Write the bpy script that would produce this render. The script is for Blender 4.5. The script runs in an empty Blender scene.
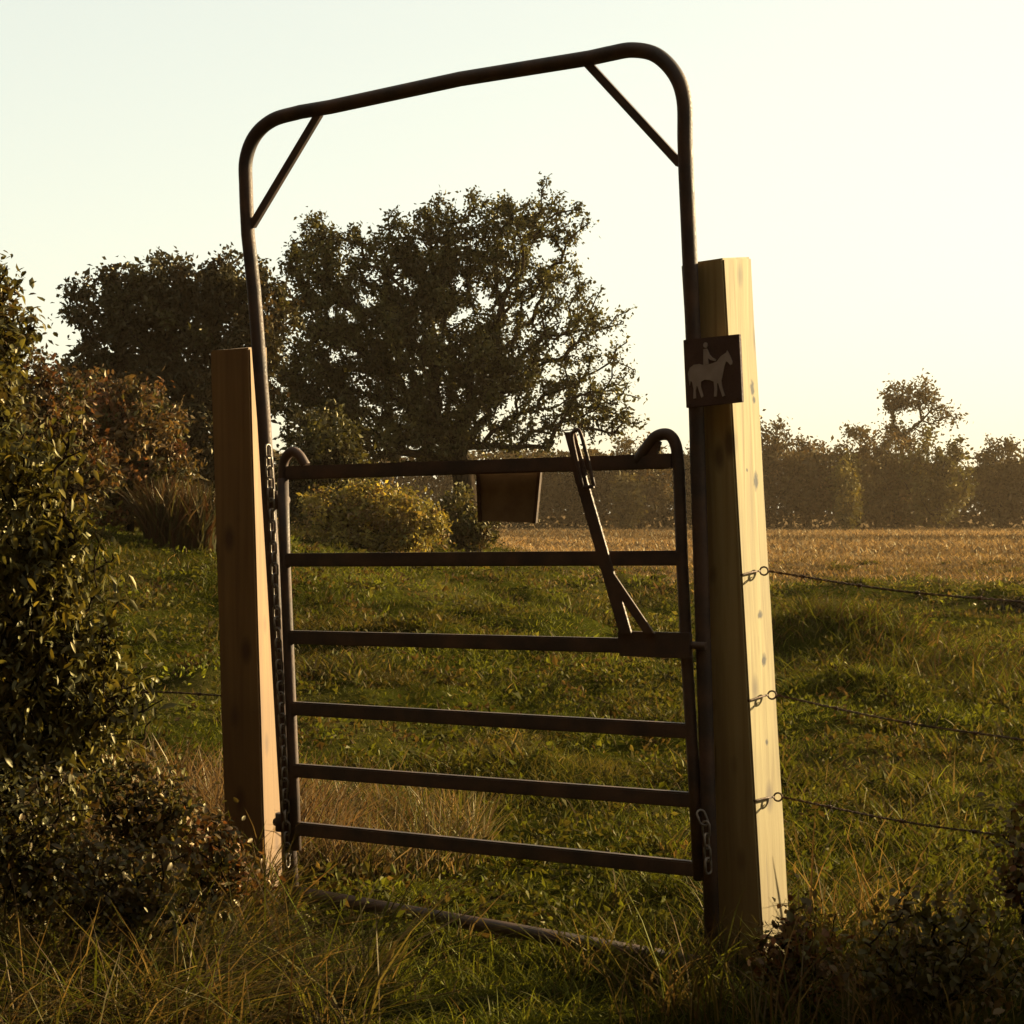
import bpy, bmesh, math, random
import numpy as np
from mathutils import Vector, Matrix

random.seed(7)
RNG = np.random.default_rng(11)
S = bpy.context.scene
COL = S.collection
F = 2000.0            # focal length in pixels of the 1024 frame
H = 1.4               # eye height
SUN_AZ, SUN_EL = math.radians(62), math.radians(17)

# ------------------------------------------------------------------ helpers
def at(px, py, depth):
    return np.array([(px - 512) / F * depth, depth, H - (py - 512) / F * depth])

def hash2(ix, iy, seed):
    n = (ix * 374761393 + iy * 668265263 + seed * 974711) & 0x7fffffff
    n = ((n ^ (n >> 13)) * 1274126177) & 0x7fffffff
    return ((n ^ (n >> 16)) & 0xffff) / 65535.0

def vnoise(x, y, seed=0):
    x = np.asarray(x, float); y = np.asarray(y, float)
    ix = np.floor(x).astype(np.int64); iy = np.floor(y).astype(np.int64)
    fx = x - ix; fy = y - iy
    fx = fx * fx * (3 - 2 * fx); fy = fy * fy * (3 - 2 * fy)
    a = hash2(ix, iy, seed); b = hash2(ix + 1, iy, seed)
    c = hash2(ix, iy + 1, seed); d = hash2(ix + 1, iy + 1, seed)
    return (a * (1 - fx) + b * fx) * (1 - fy) + (c * (1 - fx) + d * fx) * fy

def fbm(x, y, seed=0):
    return .55 * vnoise(x, y, seed) + .3 * vnoise(x * 2.1, y * 2.1, seed + 1) + .15 * vnoise(x * 4.3, y * 4.3, seed + 2)

def sstep(a, b, x):
    t = np.clip((np.asarray(x, float) - a) / (b - a), 0, 1)
    return t * t * (3 - 2 * t)

HUMPS = [((px - 512) / F * d, d, h, sx, sy) for (px, d, h, sx, sy) in
         [(880, 18.2, .34, .75, .8), (800, 18.6, .26, .6, .7), (960, 16.6, .25, .6, .7), (860, 14.2, .16, .5, .6), (1005, 28, .3, .8, .9), (560, 20, .18, .7, .8), (660, 15.5, .16, .5, .6),
          (420, 17, .16, .7, .7), (480, 25, .25, 1.2, 1.2), (640, 31, .3, 1.3, 1.4), (860, 33, .3, 1.3, 1.3), (760, 10.4, .1, .4, .4), (930, 9.6, .12, .4, .4), (520, 10.6, .08, .4, .4)]]
def ground_z(x, y):
    x = np.asarray(x, float); y = np.asarray(y, float)
    z = 1.35 * sstep(8.5, 25, y) * (1 - sstep(-7, 3, x)) * (1 - sstep(60, 110, y))
    amp = sstep(3, 9, y) * (1 - sstep(40, 90, y))
    z = z + amp * (.30 * (fbm(x * .5, y * .3, 3) - .5) + .20 * (fbm(x * 1.9, y * 1.0, 9) - .5))
    for (hx, hy, hh, sx, sy) in HUMPS: z = z + hh * np.exp(-((x - hx) / sx) ** 2 - ((y - hy) / sy) ** 2)
    z = z + .05 * (fbm(x * 1.3, y * 1.3, 21) - .5)
    z = z - .05 * np.exp(-((x - .2) / .8) ** 2 - ((y - 6.1) / .9) ** 2)
    return z

def mesh_np(name, verts, quads, mat=None, col=None, smooth=False, tris=None):
    me = bpy.data.meshes.new(name)
    verts = np.asarray(verts, np.float32).reshape(-1, 3)
    quads = np.asarray(quads, np.int32).reshape(-1, 4)
    nq = len(quads)
    nt = 0 if tris is None else len(tris)
    me.vertices.add(len(verts)); me.vertices.foreach_set('co', verts.ravel())
    me.loops.add(nq * 4 + nt * 3)
    li = quads.ravel()
    ls = np.arange(nq, dtype=np.int32) * 4
    if nt:
        li = np.concatenate([li, np.asarray(tris, np.int32).ravel()])
        ls = np.concatenate([ls, nq * 4 + np.arange(nt, dtype=np.int32) * 3])
    me.loops.foreach_set('vertex_index', li.astype(np.int32))
    me.polygons.add(nq + nt); me.polygons.foreach_set('loop_start', ls)
    me.polygons.foreach_set('use_smooth', np.full(nq + nt, smooth, dtype=bool))
    if col is not None:
        a = me.attributes.new('col', 'FLOAT_COLOR', 'POINT')
        c = np.ones((len(verts), 4), np.float32); c[:, :3] = col
        a.data.foreach_set('color', c.ravel())
    me.update(calc_edges=True)
    me.validate()
    if mat: me.materials.append(mat)
    return me

def link(name, me, parent=None, loc=(0, 0, 0)):
    o = bpy.data.objects.new(name, me); COL.objects.link(o)
    o.location = loc
    if parent is not None: o.parent = parent
    return o

def tag(o, label=None, cat=None, group=None, kind=None):
    if label: o['label'] = label
    if cat: o['category'] = cat
    if group: o['group'] = group
    if kind: o['kind'] = kind
    return o

def thing(name, label, cat, loc, group=None):
    o = bpy.data.objects.new(name, None); COL.objects.link(o)
    o.empty_display_size = .2; o.location = loc
    return tag(o, label, cat, group)

class MB:
    """collects tubes, bars and prisms in world coordinates; build() links ONE mesh"""
    def __init__(s): s.bm = bmesh.new()
    def tube(s, pts, r, n=10, caps=True, closed=False):
        pts = [Vector(p) for p in pts]; rs = r if hasattr(r, '__len__') else [r] * len(pts)
        rings = []; prev = None; m = len(pts)
        for i, p in enumerate(pts):
            if closed: t = (pts[(i + 1) % m] - pts[(i - 1) % m]).normalized()
            else: t = (pts[min(i + 1, m - 1)] - pts[max(i - 1, 0)]).normalized()
            if prev is None:
                a = Vector((0, 0, 1)) if abs(t.z) < .9 else Vector((1, 0, 0))
                u = t.cross(a).normalized()
            else:
                u = (prev - t * prev.dot(t)).normalized()
            prev = u; v = t.cross(u)
            rings.append([s.bm.verts.new(p + (u * math.cos(2 * math.pi * k / n) + v * math.sin(2 * math.pi * k / n)) * rs[i]) for k in range(n)])
        for i in range(m if closed else m - 1):
            A, B = rings[i], rings[(i + 1) % m]
            for k in range(n):
                f = s.bm.faces.new((A[k], A[(k + 1) % n], B[(k + 1) % n], B[k])); f.smooth = True
        if caps and not closed:
            s.bm.faces.new(rings[0][::-1]); s.bm.faces.new(rings[-1])
        return s
    def prism(s, poly, off):
        """poly: world points of the front outline, off: vector to the back outline"""
        off = Vector(off)
        A = [s.bm.verts.new(Vector(p)) for p in poly]; B = [s.bm.verts.new(Vector(p) + off) for p in poly]
        n = len(A)
        s.bm.faces.new(A); s.bm.faces.new(B[::-1])
        for i in range(n): s.bm.faces.new((A[i], B[i], B[(i + 1) % n], A[(i + 1) % n]))
        return s
    def bar(s, a, b, w, wdir, t, tdir):
        a = Vector(a); b = Vector(b); w_ = Vector(wdir).normalized() * w / 2; t_ = Vector(tdir).normalized() * t / 2
        s.prism([a - w_ + t_, a + w_ + t_, b + w_ + t_, b - w_ + t_], -2 * t_)
        return s
    def build(s, name, mat, parent=None, bevel=0, origin=None):
        bmesh.ops.recalc_face_normals(s.bm, faces=s.bm.faces)
        if bevel:
            ed = [e for e in s.bm.edges if len(e.link_faces) == 2 and e.calc_face_angle(0) > .6]
            bmesh.ops.bevel(s.bm, geom=ed, offset=bevel, segments=2, affect='EDGES', clamp_overlap=True)
        o0 = Vector(origin) if origin is not None else (parent_world(parent) if parent else Vector((0, 0, 0)))
        bmesh.ops.translate(s.bm, verts=s.bm.verts, vec=-o0)
        me = bpy.data.meshes.new(name); s.bm.to_mesh(me); s.bm.free(); me.materials.append(mat)
        o = link(name, me, parent)
        if origin is not None and not parent: o.location = origin
        return o

def parent_world(p):
    v = Vector((0, 0, 0))
    while p is not None: v = v + p.location; p = p.parent
    return v

def smooth_path(pts, radii_px=None, n=10):
    """Catmull-Rom through pts"""
    P = [np.array(p, float) for p in pts]; P = [2 * P[0] - P[1]] + P + [2 * P[-1] - P[-2]]
    out = []
    for i in range(1, len(P) - 2):
        for k in range(n):
            t = k / n
            out.append(.5 * ((2 * P[i]) + (P[i + 1] - P[i - 1]) * t + (2 * P[i - 1] - 5 * P[i] + 4 * P[i + 1] - P[i + 2]) * t * t + (3 * P[i] - P[i - 1] - 3 * P[i + 1] + P[i + 2]) * t ** 3))
    out.append(P[-2]); return out

# ------------------------------------------------------------------ materials
class NT:
    def __init__(s, name):
        s.m = bpy.data.materials.new(name); s.m.use_nodes = True
        s.t = s.m.node_tree; s.n = s.t.nodes; s.n.clear(); s.out = s.n.new('ShaderNodeOutputMaterial')
    def node(s, typ, **kw):
        n = s.n.new(typ)
        for k, v in kw.items():
            if k.startswith('_'): setattr(n, k[1:], v)
            else: n.inputs[k].default_value = v
        return n
    def l(s, a, b): s.t.links.new(a, b)
    def ramp(s, fac, stops):
        r = s.n.new('ShaderNodeValToRGB'); e = r.color_ramp.elements
        while len(e) < len(stops): e.new(.5)
        for i, (p, c) in enumerate(stops): e[i].position = p; e[i].color = (*c, 1)
        s.l(fac, r.inputs[0]); return r.outputs[0]
    def mix(s, fac, a, b, typ='MIX'):
        m = s.n.new('ShaderNodeMix'); m.data_type = 'RGBA'; m.blend_type = typ
        for i, v in ((0, fac), (6, a), (7, b)):
            if isinstance(v, (int, float)): m.inputs[i].default_value = v
            elif isinstance(v, tuple): m.inputs[i].default_value = (*v, 1)
            else: s.l(v, m.inputs[i])
        return m.outputs[2]

def leaf_material(name, trans=.45, gloss=.08, warm=(1.25, 1.05, .45)):
    t = NT(name)
    a = t.node('ShaderNodeAttribute', _attribute_name='col')
    nz = t.node('ShaderNodeTexNoise', Scale=9.0, Detail=2.0)
    g = t.node('ShaderNodeNewGeometry'); t.l(g.outputs['Position'], nz.inputs['Vector'])
    c = t.mix(.5, a.outputs['Color'], t.ramp(nz.outputs[0], [(.3, (.6, .6, .6)), (.7, (1.3, 1.3, 1.3))]), 'MULTIPLY')
    d = t.node('ShaderNodeBsdfDiffuse'); t.l(c, d.inputs['Color'])
    tr = t.node('ShaderNodeBsdfTranslucent'); t.l(t.mix(1.0, c, warm, 'MULTIPLY'), tr.inputs['Color'])
    m1 = t.node('ShaderNodeMixShader', Fac=trans); t.l(d.outputs[0], m1.inputs[1]); t.l(tr.outputs[0], m1.inputs[2])
    gl = t.node('ShaderNodeBsdfGlossy', Roughness=.45); gl.inputs['Color'].default_value = (.8, .66, .4, 1)
    m2 = t.node('ShaderNodeMixShader', Fac=gloss); t.l(m1.outputs[0], m2.inputs[1]); t.l(gl.outputs[0], m2.inputs[2])
    t.l(m2.outputs[0], t.out.inputs[0]); return t.m

M_LEAF = leaf_material('leaf', .4, .03)
M_NEARLEAF = leaf_material('shrub_leaf', .35, .035)
M_GRASS = leaf_material('grass_blade', .45, .008)
M_DRY = leaf_material('dry_grass_blade', .4, .02, (1.2, 1.0, .6))

def bark_material():
    t = NT('bark'); g = t.node('ShaderNodeNewGeometry')
    n = t.node('ShaderNodeTexNoise', Scale=12.0, Detail=5.0); t.l(g.outputs['Position'], n.inputs['Vector'])
    p = t.node('ShaderNodeBsdfPrincipled', Roughness=1.0); p.inputs['Specular IOR Level'].default_value = 0
    t.l(t.ramp(n.outputs[0], [(.3, (.012, .008, .005)), (.7, (.032, .021, .013))]), p.inputs['Base Color'])
    b = t.node('ShaderNodeBump', Strength=.5, Distance=.02); t.l(n.outputs[0], b.inputs['Height']); t.l(b.outputs[0], p.inputs['Normal'])
    t.l(p.outputs[0], t.out.inputs[0]); return t.m
M_BARK = bark_material()

def wood_material(name, k, knots=()):
    t = NT(name); tc = t.node('ShaderNodeTexCoord')
    mp = t.node('ShaderNodeMapping'); mp.inputs['Scale'].default_value = (38, 38, 1.3); t.l(tc.outputs['Object'], mp.inputs[0])
    n = t.node('ShaderNodeTexNoise', Scale=1.0, Detail=6.0, Distortion=.6); t.l(mp.outputs[0], n.inputs['Vector'])
    mp2 = t.node('ShaderNodeMapping'); mp2.inputs['Scale'].default_value = (1, 1, .45); t.l(tc.outputs['Object'], mp2.inputs[0])
    v = t.node('ShaderNodeTexVoronoi', Scale=9.0); t.l(mp2.outputs[0], v.inputs['Vector'])
    big = t.node('ShaderNodeTexNoise', Scale=2.2, Detail=3.0); t.l(tc.outputs['Object'], big.inputs['Vector'])
    c = t.ramp(n.outputs[0], [(.25, (.17, .10, .04)), (.5, (.235, .155, .065)), (.75, (.28, .19, .085))])
    c = t.mix(.35, c, t.ramp(big.outputs[0], [(.35, (.72, .68, .6)), (.65, (1.15, 1.1, 1.0))]), 'MULTIPLY')
    c = t.mix(t.ramp(v.outputs['Distance'], [(.10, (.8, .8, .8)), (.24, (0, 0, 0))]), c, (.07, .035, .014))
    # damp, algae stained foot of the post
    sx = t.node('ShaderNodeSeparateXYZ'); t.l(tc.outputs['Object'], sx.inputs[0])
    st = t.mix(.5, sx.outputs[2], big.outputs[0], 'ADD')
    c = t.mix(t.ramp(st, [(.2, (.75, .75, .75)), (1.0, (0, 0, 0))]), c, (.12, .062, .018))
    mk = t.node('ShaderNodeMapping'); mk.inputs['Scale'].default_value = (11, 11, 5); t.l(tc.outputs['Object'], mk.inputs[0])
    kn = t.node('ShaderNodeTexNoise', Scale=1.0, Detail=1.5); t.l(mk.outputs[0], kn.inputs['Vector'])
    c = t.mix(t.ramp(kn.outputs[0], [(.68, (0, 0, 0)), (.76, (.7, .7, .7))]), c, (.075, .038, .014))
    mc = t.node('ShaderNodeMapping'); mc.inputs['Scale'].default_value = (70, 70, 1.1); t.l(tc.outputs['Object'], mc.inputs[0])
    ck = t.node('ShaderNodeTexNoise', Scale=1.0, Detail=2.0); t.l(mc.outputs[0], ck.inputs['Vector'])
    c = t.mix(t.ramp(ck.outputs[0], [(.70, (0, 0, 0)), (.76, (.7, .7, .7))]), c, (.04, .022, .01))
    for (kx, ky, kz, kr, ks) in knots:
        mm = t.node('ShaderNodeMapping', _vector_type='TEXTURE'); mm.inputs['Location'].default_value = (kx, ky, kz); mm.inputs['Scale'].default_value = (kr * 2.2, kr * 2.2, kr * ks); t.l(tc.outputs['Object'], mm.inputs[0])
        ad = t.node('ShaderNodeVectorMath', _operation='ADD'); t.l(mm.outputs[0], ad.inputs[0])
        wb = t.node('ShaderNodeTexNoise', Scale=60.0, Detail=2.0); t.l(tc.outputs['Object'], wb.inputs['Vector'])
        sb = t.node('ShaderNodeVectorMath', _operation='SUBTRACT'); sb.inputs[1].default_value = (.5, .5, .5); t.l(wb.outputs['Color'], sb.inputs[0]); t.l(sb.outputs[0], ad.inputs[1])
        ln = t.node('ShaderNodeVectorMath', _operation='LENGTH'); t.l(ad.outputs[0], ln.inputs[0])
        c = t.mix(t.ramp(ln.outputs['Value'], [(.45, (.95,) * 3), (1.0, (0, 0, 0))]), c, (.022, .009, .002))
    c = t.mix(1.0, c, k, 'MULTIPLY')
    p = t.node('ShaderNodeBsdfPrincipled', Roughness=.8); t.l(c, p.inputs['Base Color'])
    b = t.node('ShaderNodeBump', Strength=.35, Distance=.004); t.l(n.outputs[0], b.inputs['Height']); t.l(b.outputs[0], p.inputs['Normal'])
    t.l(p.outputs[0], t.out.inputs[0]); return t.m
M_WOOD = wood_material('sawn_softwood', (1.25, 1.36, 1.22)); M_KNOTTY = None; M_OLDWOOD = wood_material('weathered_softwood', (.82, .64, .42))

def metal_material(name, lo, hi, rough=.5, metallic=.3, sc=22.0):
    t = NT(name); g = t.node('ShaderNodeTexCoord')
    n = t.node('ShaderNodeTexNoise', Scale=sc, Detail=8.0); t.l(g.outputs['Object'], n.inputs['Vector'])
    n2 = t.node('ShaderNodeTexNoise', Scale=160.0, Detail=3.0); t.l(g.outputs['Object'], n2.inputs['Vector'])
    p = t.node('ShaderNodeBsdfPrincipled', Metallic=metallic); p.inputs['Specular IOR Level'].default_value = .3; p.inputs['Specular Tint'].default_value = (1, .82, .66, 1)
    t.l(t.ramp(n.outputs[0], [(.38, lo), (.68, hi)]), p.inputs['Base Color'])
    t.l(t.ramp(n2.outputs[0], [(.3, (rough - .12,) * 3), (.7, (rough + .18,) * 3)]), p.inputs['Roughness'])
    b = t.node('ShaderNodeBump', Strength=.2, Distance=.002); t.l(n2.outputs[0], b.inputs['Height']); t.l(b.outputs[0], p.inputs['Normal'])
    t.l(p.outputs[0], t.out.inputs[0]); return t.m
M_STEEL = metal_material('weathered_steel', (.046, .033, .028), (.098, .054, .036), .62, .1, 9.0)
M_RUST = metal_material('rusty_wire', (.05, .03, .02), (.11, .05, .025), .65)
M_SIGN = metal_material('dark_sign_plate', (.075, .042, .032), (.09, .052, .042), .8, 0)
M_EMBLEM = metal_material('pale_emblem_paint', (.30, .24, .205), (.38, .31, .265), .6, 0)
M_NOTICE = metal_material('brown_board', (.13, .08, .038), (.18, .115, .055), .7, 0)
M_NOTICE2 = metal_material('board_edge_wood', (.05, .026, .012), (.08, .04, .02), .7, 0)

def ground_material():
    t = NT('pasture_soil_and_grass'); g = t.node('ShaderNodeNewGeometry')
    a = t.node('ShaderNodeAttribute', _attribute_name='col')
    n = t.node('ShaderNodeTexNoise', Scale=7.0, Detail=8.0, Roughness=.7); t.l(g.outputs['Position'], n.inputs['Vector'])
    mp = t.node('ShaderNodeMapping'); mp.inputs['Scale'].default_value = (1, .35, 1); t.l(g.outputs['Position'], mp.inputs[0])
    n2 = t.node('ShaderNodeTexNoise', Scale=.8, Detail=6.0); t.l(mp.outputs[0], n2.inputs['Vector'])
    c = t.mix(.7, a.outputs['Color'], t.ramp(n.outputs[0], [(.3, (.4, .4, .4)), (.7, (1.4, 1.3, 1.1))]), 'MULTIPLY')
    c = t.mix(.6, c, t.ramp(n2.outputs[0], [(.35, (.6, .55, .5)), (.65, (1.3, 1.25, 1.2))]), 'MULTIPLY')
    p = t.node('ShaderNodeBsdfPrincipled', Roughness=1.0); p.inputs['Specular IOR Level'].default_value = 0
    t.l(c, p.inputs['Base Color'])
    b = t.node('ShaderNodeBump', Strength=1.0, Distance=.15); t.l(n.outputs[0], b.inputs['Height']); t.l(b.outputs[0], p.inputs['Normal'])
    t.l(p.outputs[0], t.out.inputs[0]); return t.m
M_GROUND = ground_material()

GREEN = np.array([.062, .065, .009]); OLIVE = np.array([.048, .040, .010]); STRAW = np.array([.155, .100, .050]); RUSSET = np.array([.092, .050, .023])

def dryness(x, y):
    """0 green sward .. 1 dead grass: the far and right part of the field is dry"""
    edge = 46 - 7 * sstep(2, 9, x) + 14 * (1 - sstep(-2, 4, x)) + 34 * (fbm(np.asarray(x) * .12, np.asarray(y) * .12, 41) - .5)
    d = sstep(edge - 11, edge + 11, y)
    return np.clip(d + .2 * sstep(.55, .75, fbm(np.asarray(x) * .5, np.asarray(y) * .3, 55)), 0, 1)

# ------------------------------------------------------------------ ground
def axis(spans):
    out = []
    for a, b, n in spans: out += list(np.linspace(a, b, n, endpoint=False))
    return np.array(out + [spans[-1][1]])
xs = axis([(-900, -100, 16), (-100, -20, 32), (-20, -4, 64), (-4, 5, 110), (5, 25, 70), (25, 120, 34), (120, 900, 16)])
ys = axis([(-60, 0, 14), (0, 4, 20), (4, 16, 140), (16, 45, 120), (45, 120, 80), (120, 220, 30), (220, 1600, 20)])
X, Y = np.meshgrid(xs, ys); Z = ground_z(X, Y)
nx, ny = len(xs), len(ys)
idx = np.arange(nx * ny).reshape(ny, nx)
quads = np.stack([idx[:-1, :-1], idx[:-1, 1:], idx[1:, 1:], idx[1:, :-1]], -1).reshape(-1, 4)
dr = dryness(X, Y).ravel()[:, None]
gcol = (GREEN * .55) * (1 - dr) + STRAW * .8 * dr
tag(link('ground', mesh_np('ground', np.stack([X, Y, Z], -1), quads, M_GROUND, gcol, True)), kind='structure')

# ------------------------------------------------------------------ grass
def blades(n_pts, x, y, h, w, lean, col, zoff=0.0):
    """curved blades: 6 points, two quads each"""
    n = len(x); z = ground_z(x, y) - .02 + zoff
    az = RNG.uniform(0, 2 * math.pi, n); face = RNG.uniform(0, 2 * math.pi, n)
    dx, dy = np.cos(az), np.sin(az); fx, fy = np.cos(face), np.sin(face)
    P = np.stack([x, y, z], -1)
    def pt(t, wd, s):
        off = lean * h * t ** 1.8
        q = P.copy(); q[:, 0] += dx * off + s * fx * wd; q[:, 1] += dy * off + s * fy * wd
        q[:, 2] += h * (t - .35 * np.minimum(lean, 1.6) * t * t * .6); return q
    V = np.stack([pt(0, w * .5, -1), pt(0, w * .5, 1), pt(.4, w * .46, 1), pt(.4, w * .46, -1), pt(.75, w * .32, 1), pt(.75, w * .32, -1), pt(1, w * .05, 1), pt(1, w * .05, -1)], 1)
    b = np.arange(n)[:, None] * 8
    Q = np.concatenate([b + np.array([[0, 1, 2, 3]]), b + np.array([[3, 2, 4, 5]]), b + np.array([[5, 4, 6, 7]])], 1).reshape(-1, 4)
    C = np.repeat(col, 8, axis=0)
    return V.reshape(-1, 3), Q, C

def palette(n, cols, jitter=.25):
    cols = np.array(cols); i = RNG.integers(0, len(cols), n); j = RNG.integers(0, len(cols), n); t = RNG.random((n, 1))
    c = cols[i] * (1 - t) + cols[j] * t
    return c * np.exp(RNG.normal(0, jitter, (n, 1)))

def cone(n, y0, y1, m=1.6, power=1.0):
    y = y0 + (y1 - y0) * RNG.random(n) ** power
    hw = y * .262 + m
    return RNG.uniform(-1, 1, n) * hw, y

def join(parts):
    V, Q, C, k = [], [], [], 0
    for v, q, c in parts:
        V.append(v); Q.append(q + k); C.append(c); k += len(v)
    return np.concatenate(V), np.concatenate(Q), np.concatenate(C)

def sward(n, y0, y1, hmin, hmax, w, power=1.0, m=1.6):
    x, y = cone(n, y0, y1, m, power)
    keep = ~((np.abs(x) < .0)); x, y = x[keep], y[keep]
    d = dryness(x, y)
    tus = fbm(x * 1.1, y * .8, 71)
    h = (hmin + (hmax - hmin) * RNG.random(len(x)) ** 2) * (.75 + .9 * sstep(.35, .75, tus))
    c = palette(len(x), [GREEN, GREEN * 1.15, OLIVE, GREEN * .8])
    c = c * (.5 + .75 * sstep(.32, .62, fbm(x * .55, y * .33, 77)))[:, None] * (.7 + .5 * sstep(.3, .6, fbm(x * 2.1, y * 1.3, 78)))[:, None]
    br = sstep(.52, .70, fbm(x * .7, y * .4, 79))[:, None] * .6
    c = c * (1 - br) + np.array([.062, .042, .014]) * br * np.exp(RNG.normal(0, .25, (len(x), 1)))
    cd = palette(len(x), [STRAW, STRAW * .85, RUSSET])
    pick = (RNG.random(len(x)) < (.03 + .9 * d))[:, None]
    c = np.where(pick, cd, c)
    return blades(0, x, y, h, w * (.7 + .6 * RNG.random(len(x))), RNG.uniform(.3, 1.5, len(x)), c)

v, q, c = join([sward(90000, 3.6, 7.5, .02, .075, .005), sward(190000, 7, 15, .02, .085, .006, 1.2),
                sward(170000, 14, 30, .025, .10, .012, 1.2), sward(110000, 28, 62, .04, .11, .03, 1.1)])
tag(link('pasture_grass', mesh_np('pasture_grass', v, q, M_GRASS, c)), 'short green grazed grass covering the near half of the field', 'grass', kind='stuff')

def far_dry(n, y0, y1, h0, h1, w):
    x, y = cone(n, y0, y1, 3)
    k = RNG.random(len(x)) < dryness(x, y) * (.4 + .6 * fbm(x * .08, y * .16, 81)); x, y = x[k], y[k]
    band = fbm(x * .03, y * .12, 33)
    c = palette(len(x), [STRAW, STRAW * 1.1, RUSSET, STRAW * .8], .2) * (.45 + 1.1 * sstep(.3, .7, band))[:, None]
    return blades(0, x, y, h0 + (h1 - h0) * RNG.random(len(x)), w * (.7 + .6 * RNG.random(len(x))), RNG.uniform(.3, 1.4, len(x)), c)
v, q, c = join([far_dry(70000, 30, 70, .05, .2, .03), far_dry(80000, 65, 168, .1, .32, .07)])
tag(link('dry_field_grass', mesh_np('dry_field_grass', v, q, M_DRY, c)), 'pale brown dead grass covering the far half of the field before the distant trees', 'grass', kind='stuff')

def patch(n, cx, cy, rx, ry, h0, h1, w, cols, lean=(.15, .9), clumps=0):
    if clumps:
        kx = RNG.normal(0, .5, clumps) * rx; ky = RNG.normal(0, .5, clumps) * ry
        i = RNG.integers(0, clumps, n)
        x = cx + kx[i] + RNG.normal(0, .05, n); y = cy + ky[i] + RNG.normal(0, .05, n)
    else:
        r = np.sqrt(RNG.random(n)); a = RNG.uniform(0, 2 * math.pi, n); x = cx + rx * r * np.cos(a); y = cy + ry * r * np.sin(a)
    return blades(0, x, y, h0 + (h1 - h0) * RNG.random(n) ** 1.5, w * (.6 + .8 * RNG.random(n)), RNG.uniform(*lean, n), palette(n, cols))

# ------------------------------------------------------------------ foliage and trees
def leaves_np(P, size, aspect=.5, col=None, droop=.35, up=None, fold=.25):
    n = len(P)
    d = RNG.normal(0, 1, (n, 3)); d[:, 2] -= droop
    d /= np.linalg.norm(d, axis=1, keepdims=True)
    r = RNG.normal(0, 1, (n, 3)); s = np.cross(d, r); s /= np.linalg.norm(s, axis=1, keepdims=True)
    nn = np.cross(s, d)
    L = (size * np.exp(RNG.normal(0, .25, n)))[:, None]; W = L * aspect * .5
    a = P; m = P + d * L * .45
    V = np.stack([a, m + s * W + nn * W * fold, P + d * L - nn * L * .08, m - s * W + nn * W * fold], 1)
    Q = np.arange(n)[:, None] * 4 + np.array([[0, 1, 2, 3]])
    return V.reshape(-1, 3), Q, np.repeat(col, 4, axis=0)

def leaves_fine(P, size, aspect=.5, col=None, droop=.5):
    """near leaves: rib folded, curled, eight points, six... kept to quads"""
    n = len(P)
    d = RNG.normal(0, 1, (n, 3)); d[:, 2] -= droop
    d /= np.linalg.norm(d, axis=1, keepdims=True)
    r = RNG.normal(0, .6, (n, 3)); r[:, 2] += 1
    s = np.cross(d, r); s /= np.linalg.norm(s, axis=1, keepdims=True); nn = np.cross(s, d)
    L = (size * np.exp(RNG.normal(0, .25, n)))[:, None]; W = L * aspect * .5
    cu = RNG.uniform(-.1, .35, (n, 1))
    def q(t, w, f=.35): return P + d * L * t - nn * L * cu * t * t + s * W * w + nn * abs(W * w) * f
    V = np.stack([q(0, 0), q(.3, .85), q(.3, 0), q(.3, -.85), q(.65, .8), q(.65, 0), q(.65, -.8), q(1, 0)], 1)
    b = np.arange(n)[:, None] * 8
    Q = np.concatenate([b + np.array([[a]]).reshape(1, 4) for a in ([1, 4, 5, 2], [2, 5, 6, 3])], 1).reshape(-1, 4)
    T = np.concatenate([b + np.array([a]) for a in ([0, 1, 2], [0, 2, 3], [4, 7, 5], [5, 7, 6])], 1).reshape(-1, 3)
    return V.reshape(-1, 3), Q, np.repeat(col, 8, axis=0), T

def skeleton(base, pts, trunk, k=.35):
    """connects every attractor to the growing tree; trunk = list of first nodes. returns nodes, parent"""
    N = [np.array(p, float) for p in trunk]; par = [-1] + list(range(len(trunk) - 1))
    plen = [0.0]
    for i in range(1, len(N)): plen.append(plen[-1] + np.linalg.norm(N[i] - N[i - 1]) * .5)
    order = np.argsort(np.linalg.norm(pts - np.array(trunk[-1]), axis=1))
    first_free = max(1, len(trunk) // 2)
    A = np.zeros((len(N) + len(pts) * 2, 3)); A[:len(N)] = N; PL = np.zeros(len(A)); PL[:len(N)] = plen; cnt = len(N)
    for i in order:
        p = pts[i]
        v = p - A[:cnt]; dist = np.linalg.norm(v, axis=1)
        cost = dist + k * PL[:cnt] - .15 * np.minimum(v[:, 2], 0) * 2; cost[:first_free] += 1e3
        j = int(np.argmin(cost)); D = dist[j]
        mid = (A[j] + p) / 2 + RNG.normal(0, .07, 3) * D; mid[2] += .06 * D
        A[cnt] = mid; PL[cnt] = PL[j] + D / 2; par.append(j)
        A[cnt + 1] = p; PL[cnt + 1] = PL[j] + D; par.append(cnt); cnt += 2
    return A[:cnt], np.array(par), order

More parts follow.
